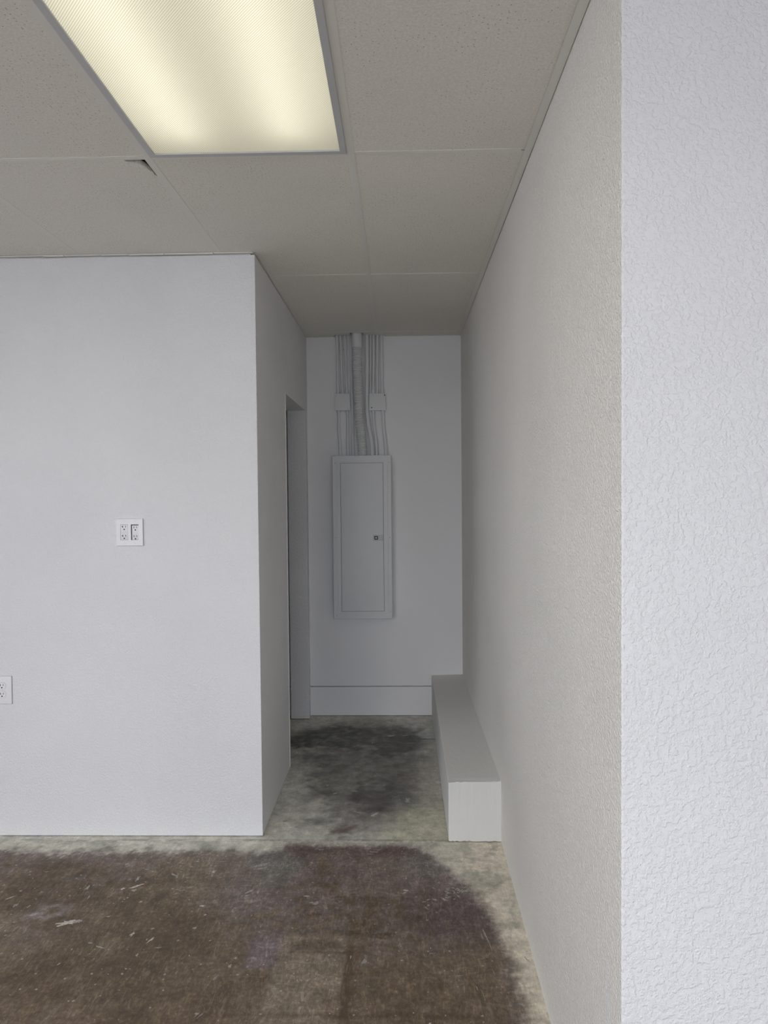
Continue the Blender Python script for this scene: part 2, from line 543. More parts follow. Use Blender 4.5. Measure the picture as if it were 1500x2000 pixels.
def floor_material():
    M, nt, b = mat('stained_concrete', (.3, .3, .3), .62, .35)
    at = nt.nodes.new('ShaderNodeAttribute'); at.attribute_name = 'stain'
    p = pos(nt)
    n1 = node(nt, 'ShaderNodeTexNoise', Scale=70.0, Detail=6.0, Roughness=.7)
    nt.links.new(p, n1.inputs['Vector'])
    # trowel scratches: noise stretched along y, slightly skewed
    mp = node(nt, 'ShaderNodeMapping'); mp.inputs['Scale'].default_value = (75, 22, 1); mp.inputs['Rotation'].default_value = (0, 0, math.radians(8))
    nt.links.new(p, mp.inputs[0])
    n2 = node(nt, 'ShaderNodeTexNoise', Scale=1.0, Detail=5.0, Roughness=.7, Distortion=1.4)
    nt.links.new(mp.outputs[0], n2.inputs['Vector'])
    mp2 = node(nt, 'ShaderNodeMapping'); mp2.inputs['Scale'].default_value = (13, 30, 1); mp2.inputs['Rotation'].default_value = (0, 0, math.radians(-4))
    nt.links.new(p, mp2.inputs[0])
    n3 = node(nt, 'ShaderNodeTexNoise', Scale=1.0, Detail=5.0, Roughness=.7, Distortion=1.8)
    nt.links.new(mp2.outputs[0], n3.inputs['Vector'])
    r1 = ramp(nt, n1.outputs['Fac'], [(.25, .60), (.5, .98), (.72, 1.55)])
    r2 = ramp(nt, n2.outputs['Fac'], [(.3, .76), (.52, .98), (.70, 1.7)])
    r3 = ramp(nt, n3.outputs['Fac'], [(.3, .82), (.55, 1.0), (.72, 1.40)])
    cur = at.outputs['Color']
    fac = node(nt, 'ShaderNodeMapRange'); nt.links.new(at.outputs['Alpha'], fac.inputs['Value'])
    fac.inputs['To Min'].default_value = .95; fac.inputs['To Max'].default_value = .28
    for r in (r1, r2, r3):
        mx = node(nt, 'ShaderNodeMixRGB', blend_type='MULTIPLY'); nt.links.new(fac.outputs[0], mx.inputs[0])
        nt.links.new(cur, mx.inputs[1]); nt.links.new(r.outputs[0], mx.inputs[2]); cur = mx.outputs[0]
    # scraped pale streaks in patches
    mp3 = node(nt, 'ShaderNodeMapping'); mp3.inputs['Scale'].default_value = (95, 16, 1); mp3.inputs['Rotation'].default_value = (0, 0, math.radians(14))
    nt.links.new(p, mp3.inputs[0])
    n4 = node(nt, 'ShaderNodeTexNoise', Scale=1.0, Detail=3.0, Roughness=.6, Distortion=1.0); nt.links.new(mp3.outputs[0], n4.inputs['Vector'])
    n5 = node(nt, 'ShaderNodeTexNoise', Scale=5.5, Detail=4.0, Roughness=.65); nt.links.new(p, n5.inputs['Vector'])
    r4 = ramp(nt, n4.outputs['Fac'], [(.55, 0.), (.66, .75)])
    r5 = ramp(nt, n5.outputs['Fac'], [(.46, 0.), (.62, 1.)])
    m45 = node(nt, 'ShaderNodeMath', operation='MULTIPLY'); nt.links.new(r4.outputs[0], m45.inputs[0]); nt.links.new(r5.outputs[0], m45.inputs[1])
    m46 = node(nt, 'ShaderNodeMath', operation='MULTIPLY'); nt.links.new(m45.outputs[0], m46.inputs[0]); nt.links.new(fac.outputs[0], m46.inputs[1])
    mx = node(nt, 'ShaderNodeMixRGB'); nt.links.new(m46.outputs[0], mx.inputs[0]); nt.links.new(cur, mx.inputs[1]); mx.inputs[2].default_value = (.25, .20, .155, 1)
    cur = mx.outputs[0]
    n6 = node(nt, 'ShaderNodeTexNoise', Scale=16.0, Detail=6.0, Roughness=.7); nt.links.new(p, n6.inputs['Vector'])
    r6 = ramp(nt, n6.outputs['Fac'], [(.3, .68), (.5, 1.0), (.68, 1.28)])
    mx = node(nt, 'ShaderNodeMixRGB', blend_type='MULTIPLY'); mx.inputs[0].default_value = 1.0
    nt.links.new(cur, mx.inputs[1]); nt.links.new(r6.outputs[0], mx.inputs[2]); cur = mx.outputs[0]
    # small plaster specks
    v = node(nt, 'ShaderNodeTexVoronoi', Scale=42.0); v.voronoi_dimensions = '2D'
    nv = node(nt, 'ShaderNodeMixRGB'); nv.inputs[0].default_value = .012
    nt.links.new(p, nv.inputs[1]); nt.links.new(n1.outputs['Color'], nv.inputs[2]); nt.links.new(nv.outputs[0], v.inputs['Vector'])
    sep = nt.nodes.new('ShaderNodeSeparateColor'); nt.links.new(v.outputs['Color'], sep.inputs[0])
    rr = ramp(nt, sep.outputs[1], [(.88, 0.), (1.0, .19)])
    sb = node(nt, 'ShaderNodeMath', operation='SUBTRACT')
    nt.links.new(rr.outputs[0], sb.inputs[0]); nt.links.new(v.outputs['Distance'], sb.inputs[1])
    sp = ramp(nt, sb.outputs[0], [(0, 0.), (.05, .7)])
    mx = node(nt, 'ShaderNodeMixRGB'); nt.links.new(sp.outputs[0], mx.inputs[0]); nt.links.new(cur, mx.inputs[1]); mx.inputs[2].default_value = (.45, .41, .36, 1)
    nt.links.new(mx.outputs[0], b.inputs['Base Color'])
    rg = ramp(nt, n1.outputs['Fac'], [(.3, .5), (.7, .75)])
    nt.links.new(rg.outputs[0], b.inputs['Roughness'])
    ad = node(nt, 'ShaderNodeMath', operation='ADD'); nt.links.new(n1.outputs['Fac'], ad.inputs[0]); nt.links.new(n2.outputs['Fac'], ad.inputs[1])
    bp = node(nt, 'ShaderNodeBump', Strength=.35, Distance=.0012)
    nt.links.new(ad.outputs[0], bp.inputs['Height']); nt.links.new(bp.outputs[0], b.inputs['Normal'])
    return M
floor = struct('floor', bm, floor_material())

# plaster flecks stuck to the slab: (x, y, half-axis, half-axis, whiteness)
FLECKS = [(-1.406,2.911,0.0092,0.0133,-0.002,0.0087,0.6),
(-1.118,2.852,0.0105,0.0077,-0.0011,0.006,0.6),
(-1.035,2.739,0.0047,-0.0017,0.0016,0.0179,0.5),
(-1.02,2.686,0.0185,0.0099,-0.0009,0.0067,0.9),
(-1.019,2.653,0.008,0,-0,0.0107,0.5),
(-1.066,2.667,0.0063,0.0022,-0.0005,0.0053,0.95),
(-1.203,2.675,0.0053,-0.0014,0.0016,0.0134,0.5),
(-1.462,2.609,0.015,0.014,-0.0015,0.0063,0.6),
(-1.418,2.556,0.0079,0.0068,-0.0021,0.0055,0.35),
(-1.365,2.548,0.0051,0.0088,-0.0012,0.0062,0.35),
(-1.321,2.5,0.0126,0.0033,-0.001,0.0087,0.55),
(-1.175,2.452,0.0288,0.0116,-0.0022,0.0124,0.9),
(-1.151,2.462,0.0158,0.0042,-0.0014,0.0118,0.5),
(-1.048,2.489,0.0064,0,-0,0.0032,0.8),
(-0.925,2.388,0.0045,0.0049,-0.0012,0.0098,0.8),
(-0.851,2.356,0.0029,-0.0014,0.0068,0.0145,0.85),
(-0.865,2.36,0.0019,0,-0,0.0048,0.7),
(-1.005,2.318,0.018,-0.0072,0.001,0.0054,0.5),
(-1.045,2.34,0.0105,-0.0019,0.0009,0.0053,0.35),
(-0.966,2.581,0.0045,0.0024,-0.0003,0.0055,0.6),
(-0.732,2.556,0.008,0,-0,0.0048,1),
(-0.905,2.77,0.015,-0.0109,0.0008,0.0045,0.5),
(-0.886,2.76,0.0026,0.0009,-0.0016,0.0179,0.45),
(-0.863,2.765,0.0021,0.0007,-0.0017,0.0189,0.45),
(-1.234,2.254,0.0032,0,-0,0.0027,0.6),
(-1.103,2.232,0.0038,0.0041,-0.0005,0.0038,0.5),
(-0.865,2.419,0.005,0.0027,-0.0007,0.003,0.7),
(-0.809,2.317,0.0133,0,-0,0.0048,0.3),
(-0.722,2.424,0.0048,0,-0,0.0048,0.6),
(-0.697,2.276,0.0013,0,-0,0.0032,0.9),
(-1.303,2.402,0.0012,-0.002,0.0016,0.0083,0.5),
(-1.393,2.424,0.002,-0.0011,0.0026,0.0105,0.5),
(-0.95,2.858,0.0107,0,-0,0.0037,0.4),
(-0.898,2.853,0.0133,0.0023,-0.0001,0.0032,0.4),
(-0.851,2.827,0.0079,0.0028,-0.0003,0.0037,0.4),
(-0.834,2.659,0.0113,0.0061,-0.0006,0.0041,0.4),
(-0.813,2.678,0.0075,0.0055,-0.0007,0.004,0.4),
(-0.852,2.636,0.0075,0.0055,-0.0007,0.004,0.35),
(-1.419,2.787,0.0105,0.0028,-0.0004,0.0032,0.35),
(-1.065,2.734,0.0075,0.0055,-0.0007,0.004,0.4),
(-1.024,2.807,0.0069,0,-0,0.0043,0.4),
(-1.045,2.818,0.0104,0,-0,0.0028,0.4),
(-1.172,2.611,0.0037,0,-0,0.0107,0.4),
(-1.093,2.625,0.0015,-0.0008,0.0018,0.0134,0.4),
(-1.025,2.607,0.0027,0,-0,0.0032,0.8),
(-1.035,2.582,0.0032,0,-0,0.0024,0.7),
(-0.838,2.584,0.0019,0,-0,0.0032,0.5),
(-0.868,2.278,0.0025,-0.0014,0.0018,0.0075,0.6),
(-1.058,2.283,0.0013,-0.0009,0.0018,0.01,0.4),
(-1.672,2.946,0.0037,0,-0,0.0053,0.7),
(-1.45,2.65,0.0053,0,-0,0.004,0.5),
(-0.571,2.842,0.0288,0.0155,-0.0014,0.0103,0.45),
(-0.571,2.815,0.0186,0.0033,-0.0003,0.0064,0.5),
(-0.581,2.651,0.0109,0.0115,-0.0031,0.0066,0.5),
(-0.585,2.624,0.0105,0.0037,-0.0005,0.0053,0.5),
(-0.751,2.791,0.0059,0,-0,0.0075,0.85),
(-0.75,2.766,0.0021,0,-0,0.0117,0.5),
(-0.733,2.556,0.008,-0.001,0.0003,0.0044,1),
(-0.705,2.502,0.0037,0,-0,0.0028,0.8),
(-0.615,2.532,0.0023,-0.0012,0.0027,0.0113,0.5),
(-0.608,2.544,0.0035,0,-0,0.0037,0.5),
(-0.513,2.974,0.0053,0,-0,0.0059,0.8),
(-0.61,2.985,0.0064,0,-0,0.0043,0.8),
(-0.278,3.008,0.0096,0,-0,0.0107,0.75),
(-0.36,2.623,0.0133,0,-0,0.0044,0.7),
(-0.33,2.577,0.0191,0.0033,-0.0005,0.0117,0.4),
(-0.543,2.265,0.0037,0,-0,0.0048,0.65),
(-0.553,2.227,0.0046,0.004,-0.0024,0.0062,0.6),
(-0.566,2.241,0.0013,0,-0,0.0024,0.6),
(-0.494,2.434,0.0013,0,-0,0.0056,0.6),
(-0.129,2.251,0.0096,0,-0,0.012,0.35),
(-0.585,2.169,0.0039,-0.0018,0.0056,0.0121,0.3),
(-0.13,2.95,0.024,0,-0,0.0064,0.3),
(-0.135,2.931,0.0187,0,-0,0.0043,0.35),
(-0.105,2.968,0.0133,0.0029,-0.0002,0.0066,0.3),
(-0.738,2.87,0.0159,0.0028,-0.0002,0.0037,0.35),
(-0.608,2.176,0.0021,0.0007,-0.0002,0.0021,0.5),
(-0.344,2.193,0.0021,0,-0,0.0021,0.8),
(-0.172,2.274,0.0027,0,-0,0.0064,0.6),
(-0.395,2.125,0.008,0,-0,0.0013,0.4),
(-0.424,2.104,0.0008,-0.0014,0.0034,0.0082,0.35),
(-0.215,2.022,0.0024,0,-0,0.0019,0.6),
(-0.598,2.012,0.0014,-0.0008,0.0067,0.0115,0.4),
(-0.586,2.012,0.0014,-0.0008,0.0061,0.0106,0.4),
(-0.833,2.87,0.008,0,-0,0.0053,0.5),
(-0.342,2.967,0.0106,0.0023,-0.0002,0.0066,0.3),
(0.01,2.662,0.0095,-0.0025,0.0006,0.0047,0.8),
(0.002,2.646,0.007,0.0051,-0.0007,0.004,0.5),
(0.01,2.745,0.0032,0,-0,0.0056,0.5),
(0.087,2.6,0.0098,0.0052,-0.0005,0.0036,0.55),
(0.09,2.566,0.0037,0,-0,0.0048,0.5),
(0.074,2.588,0.0063,0.0017,-0.0003,0.0024,0.45),
(0.273,2.399,0.0021,0.0008,-0.0041,0.0232,0.4),
(0.277,2.377,0.0021,0.0008,-0.0048,0.027,0.4),
(0.284,2.337,0.0009,0.0006,-0.0017,0.0235,0.45),
(0.262,2.384,0.0015,0.0006,-0.0028,0.0155,0.35),
(0.087,2.321,0.0012,0,-0,0.0032,1),
(0.025,2.027,0.0015,0,-0,0.0024,1),
(0.192,2.215,0.0011,0,-0,0.0019,1),
(0.093,2.295,0.0106,0.0009,-0.0001,0.0013,0.4),
(0.167,2.167,0.0011,0,-0,0.0028,0.8),
(0.396,2.262,0.0035,-0.006,0.0004,0.0021,0.6),
(0.389,2.272,0.002,0.0011,-0.002,0.0083,0.6),
(0.17,2.187,0.0133,0.0012,-0.0001,0.0013,0.4),
(0.069,2.178,0.008,0,-0,0.0013,0.35),
(0.071,1.987,0.0037,0,-0,0.0019,0.9),
(0.236,2.096,0.0008,0.0003,-0.0017,0.0157,0.3),
(0.278,2.205,0.0008,0.0005,-0.0032,0.0175,0.3),
(0.219,2.131,0.0016,0.0003,-0.0028,0.013,0.3),
(0.158,2.631,0.0059,-0.0004,0.0001,0.0032,0.5),
(0.163,2.643,0.0032,0.0043,-0.0011,0.0018,0.5),
(0.182,2.704,0.004,0.0004,-0,0.0024,0.5),
(0.113,2.601,0.0073,-0.0065,0.0006,0.0029,0.5),
(0.166,2.649,0.0018,0.0033,-0.0004,0.0021,0.5),
(0.166,2.668,0.0055,-0.0032,0.0006,0.0022,0.5),
(0.228,2.714,0.0044,-0.0058,0.0011,0.0018,0.5),
(0.114,2.679,0.0039,-0.0036,0.0007,0.0029,0.5),
(0.156,2.619,0.0035,0.0048,-0.0009,0.0027,0.5),
(0.189,2.646,0.0034,0.0053,-0.001,0.0025,0.5),
(0.186,2.681,0.0058,-0.0016,0.0002,0.0032,0.5),
(0.145,2.61,0.0075,-0.004,0.0005,0.0023,0.5),
(0.162,2.656,0.008,-0.0008,0.0001,0.0024,0.5),
(0.203,2.648,0.0043,-0.0004,0.0001,0.0032,0.5),
(0.081,2.55,0.0058,-0.0082,0.0011,0.0017,0.5),
(0.206,2.673,0.0054,-0.0045,0.0006,0.003,0.5),
(0.116,2.602,0.0057,0.002,-0.0004,0.0023,0.5),
(0.166,2.618,0.0075,0.0043,-0.0006,0.0022,0.5),
(0.146,2.602,0.0063,-0.0074,0.001,0.0019,0.5),
(0.187,2.658,0.0056,-0.0086,0.0011,0.0017,0.5),
(0.135,2.718,0.0054,0.0035,-0.0006,0.0022,0.5),
(0.164,2.648,0.0056,-0.0027,0.0005,0.0023,0.5),
(0.186,2.606,0.0041,0.002,-0.0005,0.0023,0.5),
(0.202,2.625,0.0055,-0.0042,0.0006,0.003,0.5),
(0.154,2.601,0.0077,-0.0046,0.0005,0.0031,0.5),
(0.169,2.646,0.0078,-0.0028,0.0004,0.0023,0.5),
(0.233,2.685,0.0059,0.005,-0.0006,0.0029,0.5),
(0.213,2.659,0.0051,0.0076,-0.001,0.0026,0.5),
(0.222,2.659,0.0056,0.0047,-0.0008,0.0021,0.5),
(0.198,2.672,0.0058,0.0053,-0.0007,0.0029,0.5),
(0.207,2.664,0.0062,0.0028,-0.0004,0.0031,0.5),
(0.238,2.658,0.0063,0.0026,-0.0003,0.0031,0.5),
(0.234,2.661,0.0063,0.0013,-0.0002,0.0024,0.5),
(0.222,2.653,0.006,0.0032,-0.0005,0.0023,0.5),
(0.221,2.653,0.0058,0.0042,-0.0007,0.0022,0.5),
(0.213,2.659,0.0063,0.0017,-0.0002,0.0032,0.5),
(0.227,2.66,0.006,0.0046,-0.0006,0.003,0.5),
(0.222,2.668,0.0031,0.0017,-0.0001,0.0024,0.5),
(-0.435,4.549,0.0251,-0.0073,0.0003,0.0131,0.6),
(-0.066,4.374,0.0164,0.0069,-0.0005,0.0107,0.7),
(0.019,4.38,0.0191,0.0038,-0.0003,0.0075,0.6),
(-0.334,3.532,0.0135,0.0098,-0.0014,0.0074,0.7),
(-0.343,3.601,0.0095,-0.0058,0.0004,0.0083,0.45),
(0.023,3.453,0.0059,0.0064,-0.0016,0.0135,0.6),
(0.023,3.435,0.0109,-0.0058,0.0003,0.0057,0.6),
(-0.13,3.298,0.0099,0.009,-0.0011,0.0079,0.85),
(-0.202,3.319,0.022,-0.0058,0.0002,0.0057,0.5),
(-0.226,3.334,0.0048,0,-0,0.006,0.5),
(-0.285,3.206,0.0266,0.0094,-0.0003,0.0048,0.4),
(-0.537,3.232,0.0101,0,-0,0.0084,0.55),
(-0.276,3.005,0.0106,0,-0,0.0077,0.7),
(-0.359,3.283,0.0047,0,-0,0.0072,0.7),
(0.105,3.408,0.0109,0.0058,-0.0004,0.0071,0.5),
(-0.384,3.631,0.005,0,-0,0.0065,0.6),
(-0.244,3.559,0.0144,0,-0,0.0043,0.5),
(-0.095,3.631,0.005,0,-0,0.0058,0.5),
(-0.178,4.251,0.0029,0,-0,0.0115,0.5),
(0.053,4.246,0.036,0.0034,-0.0001,0.0048,0.5),
(-0.253,3.075,0.0192,0,-0,0.0024,0.6),
(-0.525,2.977,0.0043,0,-0,0.0043,0.8),
(-0.256,3.742,0.0058,0,-0,0.0118,0.45),
(-0.143,3.75,0.005,0,-0,0.0101,0.45),
(-0.345,4.473,0.0143,-0.0042,0.0002,0.0084,0.35),
(-0.418,3.834,0.0216,0,-0,0.0034,0.35)]
def fleck_material():
    M, nt, b = mat('dried_plaster', (.5, .5, .5), .8, .2)
    at = nt.nodes.new('ShaderNodeAttribute'); at.attribute_name = 'tone'
    n = node(nt, 'ShaderNodeTexNoise', Scale=160.0, Detail=4.0, Roughness=.7); nt.links.new(pos(nt), n.inputs['Vector'])
    r = ramp(nt, n.outputs['Fac'], [(.3, .55), (.65, 1.1)])
    mx = node(nt, 'ShaderNodeMixRGB', blend_type='MULTIPLY'); mx.inputs[0].default_value = 1
    nt.links.new(at.outputs['Color'], mx.inputs[1]); nt.links.new(r.outputs[0], mx.inputs[2]); nt.links.new(mx.outputs[0], b.inputs['Base Color'])
    return M
bm = B()
lay = bm.verts.layers.float_color.new('tone')
rnd = random.Random(7)
for (cx, cy, ux, uy, vx, vy, wb) in FLECKS:
    n = 22
    parts = 1 if wb > .75 or abs(ux) < .008 else 3
    for q in range(parts):
        k0 = 1.3 if parts == 1 else rnd.uniform(.55, .9)
        sx = 0 if parts == 1 else rnd.uniform(-.6, .6)
        sy = 0 if parts == 1 else rnd.uniform(-.5, .5)
        ox, oy = cx + ux * sx + vx * sy, cy + uy * sx + vy * sy
        ring = []
        for i in range(n):
            a = 2 * math.pi * i / n
            k = k0 * rnd.uniform(.40, 1.2) * (1.4 if cy > 3.1 else 1.0)
            ring.append(bm.verts.new((ox + k * (ux * math.cos(a) + vx * math.sin(a)), oy + k * (uy * math.cos(a) + vy * math.sin(a)), .0003)))
        ctr = bm.verts.new((ox, oy, .0010))
        g = .17 + .50 * wb
        base = (g, g * .95, g * .86)
        for v in ring + [ctr]:
            v[lay] = (*base, 1)
        for i in range(n):
            bm.faces.new((ring[i], ring[(i + 1) % n], ctr))
fk = obj('plaster_flecks', bm, fleck_material(), floor)
fk['kind'] = 'stuff'

# ------------------------------------------------------------------ hung ceiling
TX0, TX1 = -.141, -.762          # grid lines either side of the lamp
TY = 2.205
LX = [TX0, TX1, -1.3715, -1.981, -2.5905]   # grid lines along y, towards the left
RX = [.4685, 1.078, 1.6875]
xs = sorted(LX + [x for x in RX])
xs = [XRM] + xs + [XRR]
ys = [YW] + [TY - 1.2192 * k for k in (4, 3, 2, 1)] + [TY, TY + 1.2192, TY + 2.4384, Y2]
ys[1] = TY - 1.2192 * 4
bm = B()
ZT = H + .0011
def tile(pts):
    prism(bm, pts, ZT, ZT + .014)
for i in range(len(xs) - 1):
    for j in range(len(ys) - 1):
        a, b_ = xs[i] + .003, xs[i + 1] - .003
        c, d = ys[j] + .003, ys[j + 1] - .003
        if abs(xs[i] - TX1) < 1e-6 and abs(ys[j + 1] - TY) < 1e-6:
            continue                                     # the lamp hangs here
        if c > YF and a < XR < b_:
            b_ = XR - .004
        if a > XR and c > YF:
            continue
        if abs(xs[i + 1] - TX1) < 1e-6 and abs(ys[j] - TY) < 1e-6:      # tile with the torn corner
            tile([(a, c), (-.842, c), (-.835, c + .024), (-.812, c + .031), (-.798, c + .042), (-.790, c + .060), (-.7855, c + .085),
                  (-.779, c + .098), (-.7805, c + .115), (-.771, c + .136), (b_, c + .14), (b_, d), (a, d)])
            continue
        if c > TY + 2.43 and a < -.3 < b_:               # strip cut round the conduits
            tile([(a, c), (b_, c), (b_, 4.728), (-.232, 4.728), (-.232, 4.650), (-.318, 4.650), (-.318, 4.728), (-.425, 4.728), (-.425, d), (a, d)])
            continue
        if c > TY + 2.43 and a > -.2:
            tile([(a, c), (b_, c), (b_, d), (-.095, d), (-.095, 4.728), (a, 4.728)])
            continue
        tile([(a, c), (b_, c), (b_, d), (a, d)])
ceil = struct('ceiling', bm, M_TILE)
bm = B(); box(bm, XRM - .12, XRR + .12, YW - .12, Y2 + .12, TOP, TOP + .05)
obj('deck', bm, M_DECK, ceil)
bm = B()
TW = .0115
for x in xs[1:-1]:
    y1 = Y1 - .001 if x < XL else (Y2 - .02 if x < XR else YF)
    box(bm, x - TW, x + TW, YW, y1, H + .0001, H + .0012)
    box(bm, x - .001, x + .001, YW, y1, H, H + .03)
for y in ys[1:-1]:
    x0 = XRM if y < Y1 else XL + .004
    x1 = XRR if y < YF else XR - .022
    edges = [x0] + [x for x in xs if x0 < x < x1] + [x1]
    for a, b_ in zip(edges[:-1], edges[1:]):
        box(bm, a + TW + .0006, b_ - TW - .0006, y - TW, y + TW, H + .0002, H + .0013)
        box(bm, a + .01, b_ - .01, y - .001, y + .001, H, H + .03)
obj('grid', bm, M_TEE, ceil)
# wall angle along the right wall
bm = B()
box(bm, XR - .0245, XR - .0025, YF, 4.25, H - .0022, H - .0008)
box(bm, XR - .017, XR - .0015, 4.25, Y2, H - .0012, H - .0002)
struct('trim_1', bm, M_TEE)
bm = B()
box(bm, XL + .004, -.425, Y2 - .022, Y2 - .003, H - .0015, H - .0002)
box(bm, -.09, XR - .02, Y2 - .022, Y2 - .003, H - .0015, H - .0002)
box(bm, XL + .002, XL + .016, Y1 + .02, Y2 - .02, H - .0012, H - .0002)
struct('trim_3', bm, M_TEE)
bm = B()
random.seed(3)
x = XRM
while x < XL - .01:                # ragged white caulk left on the wall angle above the partition
    w = random.uniform(.05, .22)
    z = random.uniform(.0, .0022)
    box(bm, x, min(x + w, XL - .004), Y1 - .013, Y1 - .001, H - .0035 - z, H - .0004)
    x += w + random.uniform(.001, .005)
struct('trim_4', bm, M_TEE)

# ------------------------------------------------------------------ recessed lamp
lx0, lx1, ly0, ly1 = -.7495, -.1535, TY - 1.2192 + .013, 2.198
lamp = thing('ceiling_light', 'large rectangular recessed ceiling light with glowing ribbed diffuser and grey frame', 'ceiling light', ((lx0 + lx1) / 2, (ly0 + ly1) / 2, H))
bm = B()
FW = .0185
zf0, zf1 = H - .0035, H + .006
def ring(bm, a, b_, c, d, w, z0, z1, bev=0.001):
    # mitred frame: four trapezoid bars
    prism(bm, [(a, c), (b_, c), (b_ - w, c + w), (a + w, c + w)], z0, z1)
    prism(bm, [(b_, c), (b_, d), (b_ - w, d - w), (b_ - w, c + w)], z0, z1)
    prism(bm, [(b_, d), (a, d), (a + w, d - w), (b_ - w, d - w)], z0, z1)
    prism(bm, [(a, d), (a, c), (a + w, c + w), (a + w, d - w)], z0, z1)
ring(bm, lx0, lx1, ly0, ly1, FW, zf0, zf1)
ring(bm, lx0 - .002, lx1 + .002, ly0 - .002, ly1 + .004, .006, H - .0012, H + .004)
obj('frame', bm, M_FRAME, lamp)
# lens: thin ribbed translucent sheet
D = bpy.data.materials.new('prismatic_lens'); D.use_nodes = True
nt = D.node_tree; nt.nodes.clear()
out = nt.nodes.new('ShaderNodeOutputMaterial')
tr = nt.nodes.new('ShaderNodeBsdfTranslucent'); df = nt.nodes.new('ShaderNodeBsdfDiffuse'); mx = nt.nodes.new('ShaderNodeMixShader')
mp = node(nt, 'ShaderNodeMapping'); mp.inputs['Rotation'].default_value = (0, 0, math.radians(-42))
nt.links.new(pos(nt), mp.inputs[0])
wv = node(nt, 'ShaderNodeTexWave', Scale=62.0, Distortion=.15); nt.links.new(mp.outputs[0], wv.inputs['Vector'])
rv = ramp(nt, wv.outputs['Fac'], [(0, (.64, .625, .55)), (.6, (.97, .955, .86)), (1, (.97, .955, .86))])
nt.links.new(rv.outputs[0], tr.inputs['Color'])
df.inputs['Color'].default_value = (.75, .75, .70, 1)
bp = node(nt, 'ShaderNodeBump', Strength=.3, Distance=.001)
nt.links.new(wv.outputs['Fac'], bp.inputs['Height']); nt.links.new(bp.outputs[0], df.inputs['Normal'])
mx.inputs[0].default_value = .18
nt.links.new(tr.outputs[0], mx.inputs[1]); nt.links.new(df.outputs[0], mx.inputs[2]); nt.links.new(mx.outputs[0], out.inputs[0])
bm = B()
vs4 = [bm.verts.new(c) for c in ((lx0 + FW - .004, ly0 + FW - .004, H + .001), (lx1 - FW + .004, ly0 + FW - .004, H + .001),
                                 (lx1 - FW + .004, ly1 - FW + .004, H + .001), (lx0 + FW - .004, ly1 - FW + .004, H + .001))]
bm.faces.new(vs4)
obj('diffuser', bm, D, lamp, label='glowing ribbed translucent diffuser')
# housing with sloping white reflector sides, open at the bottom
bm = B()
a, b_, c, d = lx0 + .008, lx1 - .008, ly0 + .008, ly1 - .008
HT = H + .115
lo = [bm.verts.new(p) for p in ((a, c, H + .004), (b_, c, H + .004), (b_, d, H + .004), (a, d, H + .004))]
hi = [bm.verts.new(p) for p in ((a + .05, c + .01, HT), (b_ - .05, c + .01, HT), (b_ - .05, d - .01, HT), (a + .05, d - .01, HT))]
for i in range(4):
    bm.faces.new((lo[i], lo[(i + 1) % 4], hi[(i + 1) % 4], hi[i]))
bm.faces.new(hi)
hs = obj('housing', bm, M_REFLECT, lamp)
sol = hs.modifiers.new('thickness', 'SOLIDIFY'); sol.thickness = .002; sol.offset = 1
E_ = bpy.data.materials.new('lit_tube'); E_.use_nodes = True
nt = E_.node_tree; nt.nodes.clear()
out = nt.nodes.new('ShaderNodeOutputMaterial'); em = nt.nodes.new('ShaderNodeEmission')
em.inputs['Color'].default_value = (1.0, .955, .83, 1); em.inputs['Strength'].default_value = TUBE_STRENGTH
nt.links.new(em.outputs[0], out.inputs[0])
for tx in (-.610, -.312):
    bm = B(); cyl(bm, (tx, ly0 + .04, H + .076), (tx, ly1 - .085, H + .076), .017, 14)
    obj('tube', bm, E_, lamp, True, 'lit fluorescent tube')

# ------------------------------------------------------------------ low boxed ledge along the right wall
bm = B()
rnd = random.Random(11)
yl = 3.036
LT0, LT1 = .257, .272
NSEG = 26
# front and left faces with a ragged foot
def ledge_ring(x0, x1, y0, zt, zb):
    pass
pts = [(.1955 + .0, yl)]
front = []
for i in range(NSEG + 1):
    x = .1945 + (.423 - .1945) * i / NSEG
    zb = .003 + (rnd.uniform(0, .006) if rnd.random() < .5 else 0)
    front.append((x, zb))
vt = []; vb = []
for (x, zb) in front:
    vb.append(bm.verts.new((x - .001 * (rnd.random()), yl, zb)))
    vt.append(bm.verts.new((x, yl + rnd.uniform(-.0008, .0008), LT0 + .003 * (x - .19) / .22 + rnd.uniform(-.0008, .0008))))
for i in range(NSEG):
    bm.faces.new((vb[i], vb[i + 1], vt[i + 1], vt[i]))
M_ = 40
lb = [vb[0]]; lt = [vt[0]]; rt = [vt[-1]]
for k in range(1, M_ + 1):
    y = yl + (Y2 + .004 - yl) * k / M_
    zt = LT0 + (LT1 - LT0) * k / M_
    xo = .1945 + .004 * k / M_ + rnd.uniform(-.0007, .0007)
    lb.append(bm.verts.new((xo, y, rnd.uniform(.002, .004))))
    lt.append(bm.verts.new((xo, y, zt)))
    rt.append(bm.verts.new((.423 - .012 * k / M_, y, zt + .006)))
for k in range(M_):
    bm.faces.new((lb[k + 1], lb[k], lt[k], lt[k + 1]))
    if k == 0:
        bm.faces.new([lt[0]] + vt[1:-1] + [rt[0], rt[1], lt[1]])
    else:
        bm.faces.new((lt[k], rt[k], rt[k + 1], lt[k + 1]))
bmesh.ops.recalc_face_normals(bm, faces=bm.faces)
box(bm, .202, .415, yl + .008, Y2, 0, .2, 0)
ledge = obj('low_ledge', bm, M_LEDGE)
bv = ledge.modifiers.new('bevel', 'BEVEL'); bv.width = .003; bv.segments = 2; bv.limit_method = 'ANGLE'; bv.angle_limit = math.radians(50)
tag(ledge, 'low white boxed ledge running along the foot of the right alcove wall', 'ledge')
ledge.name = 'low_ledge'

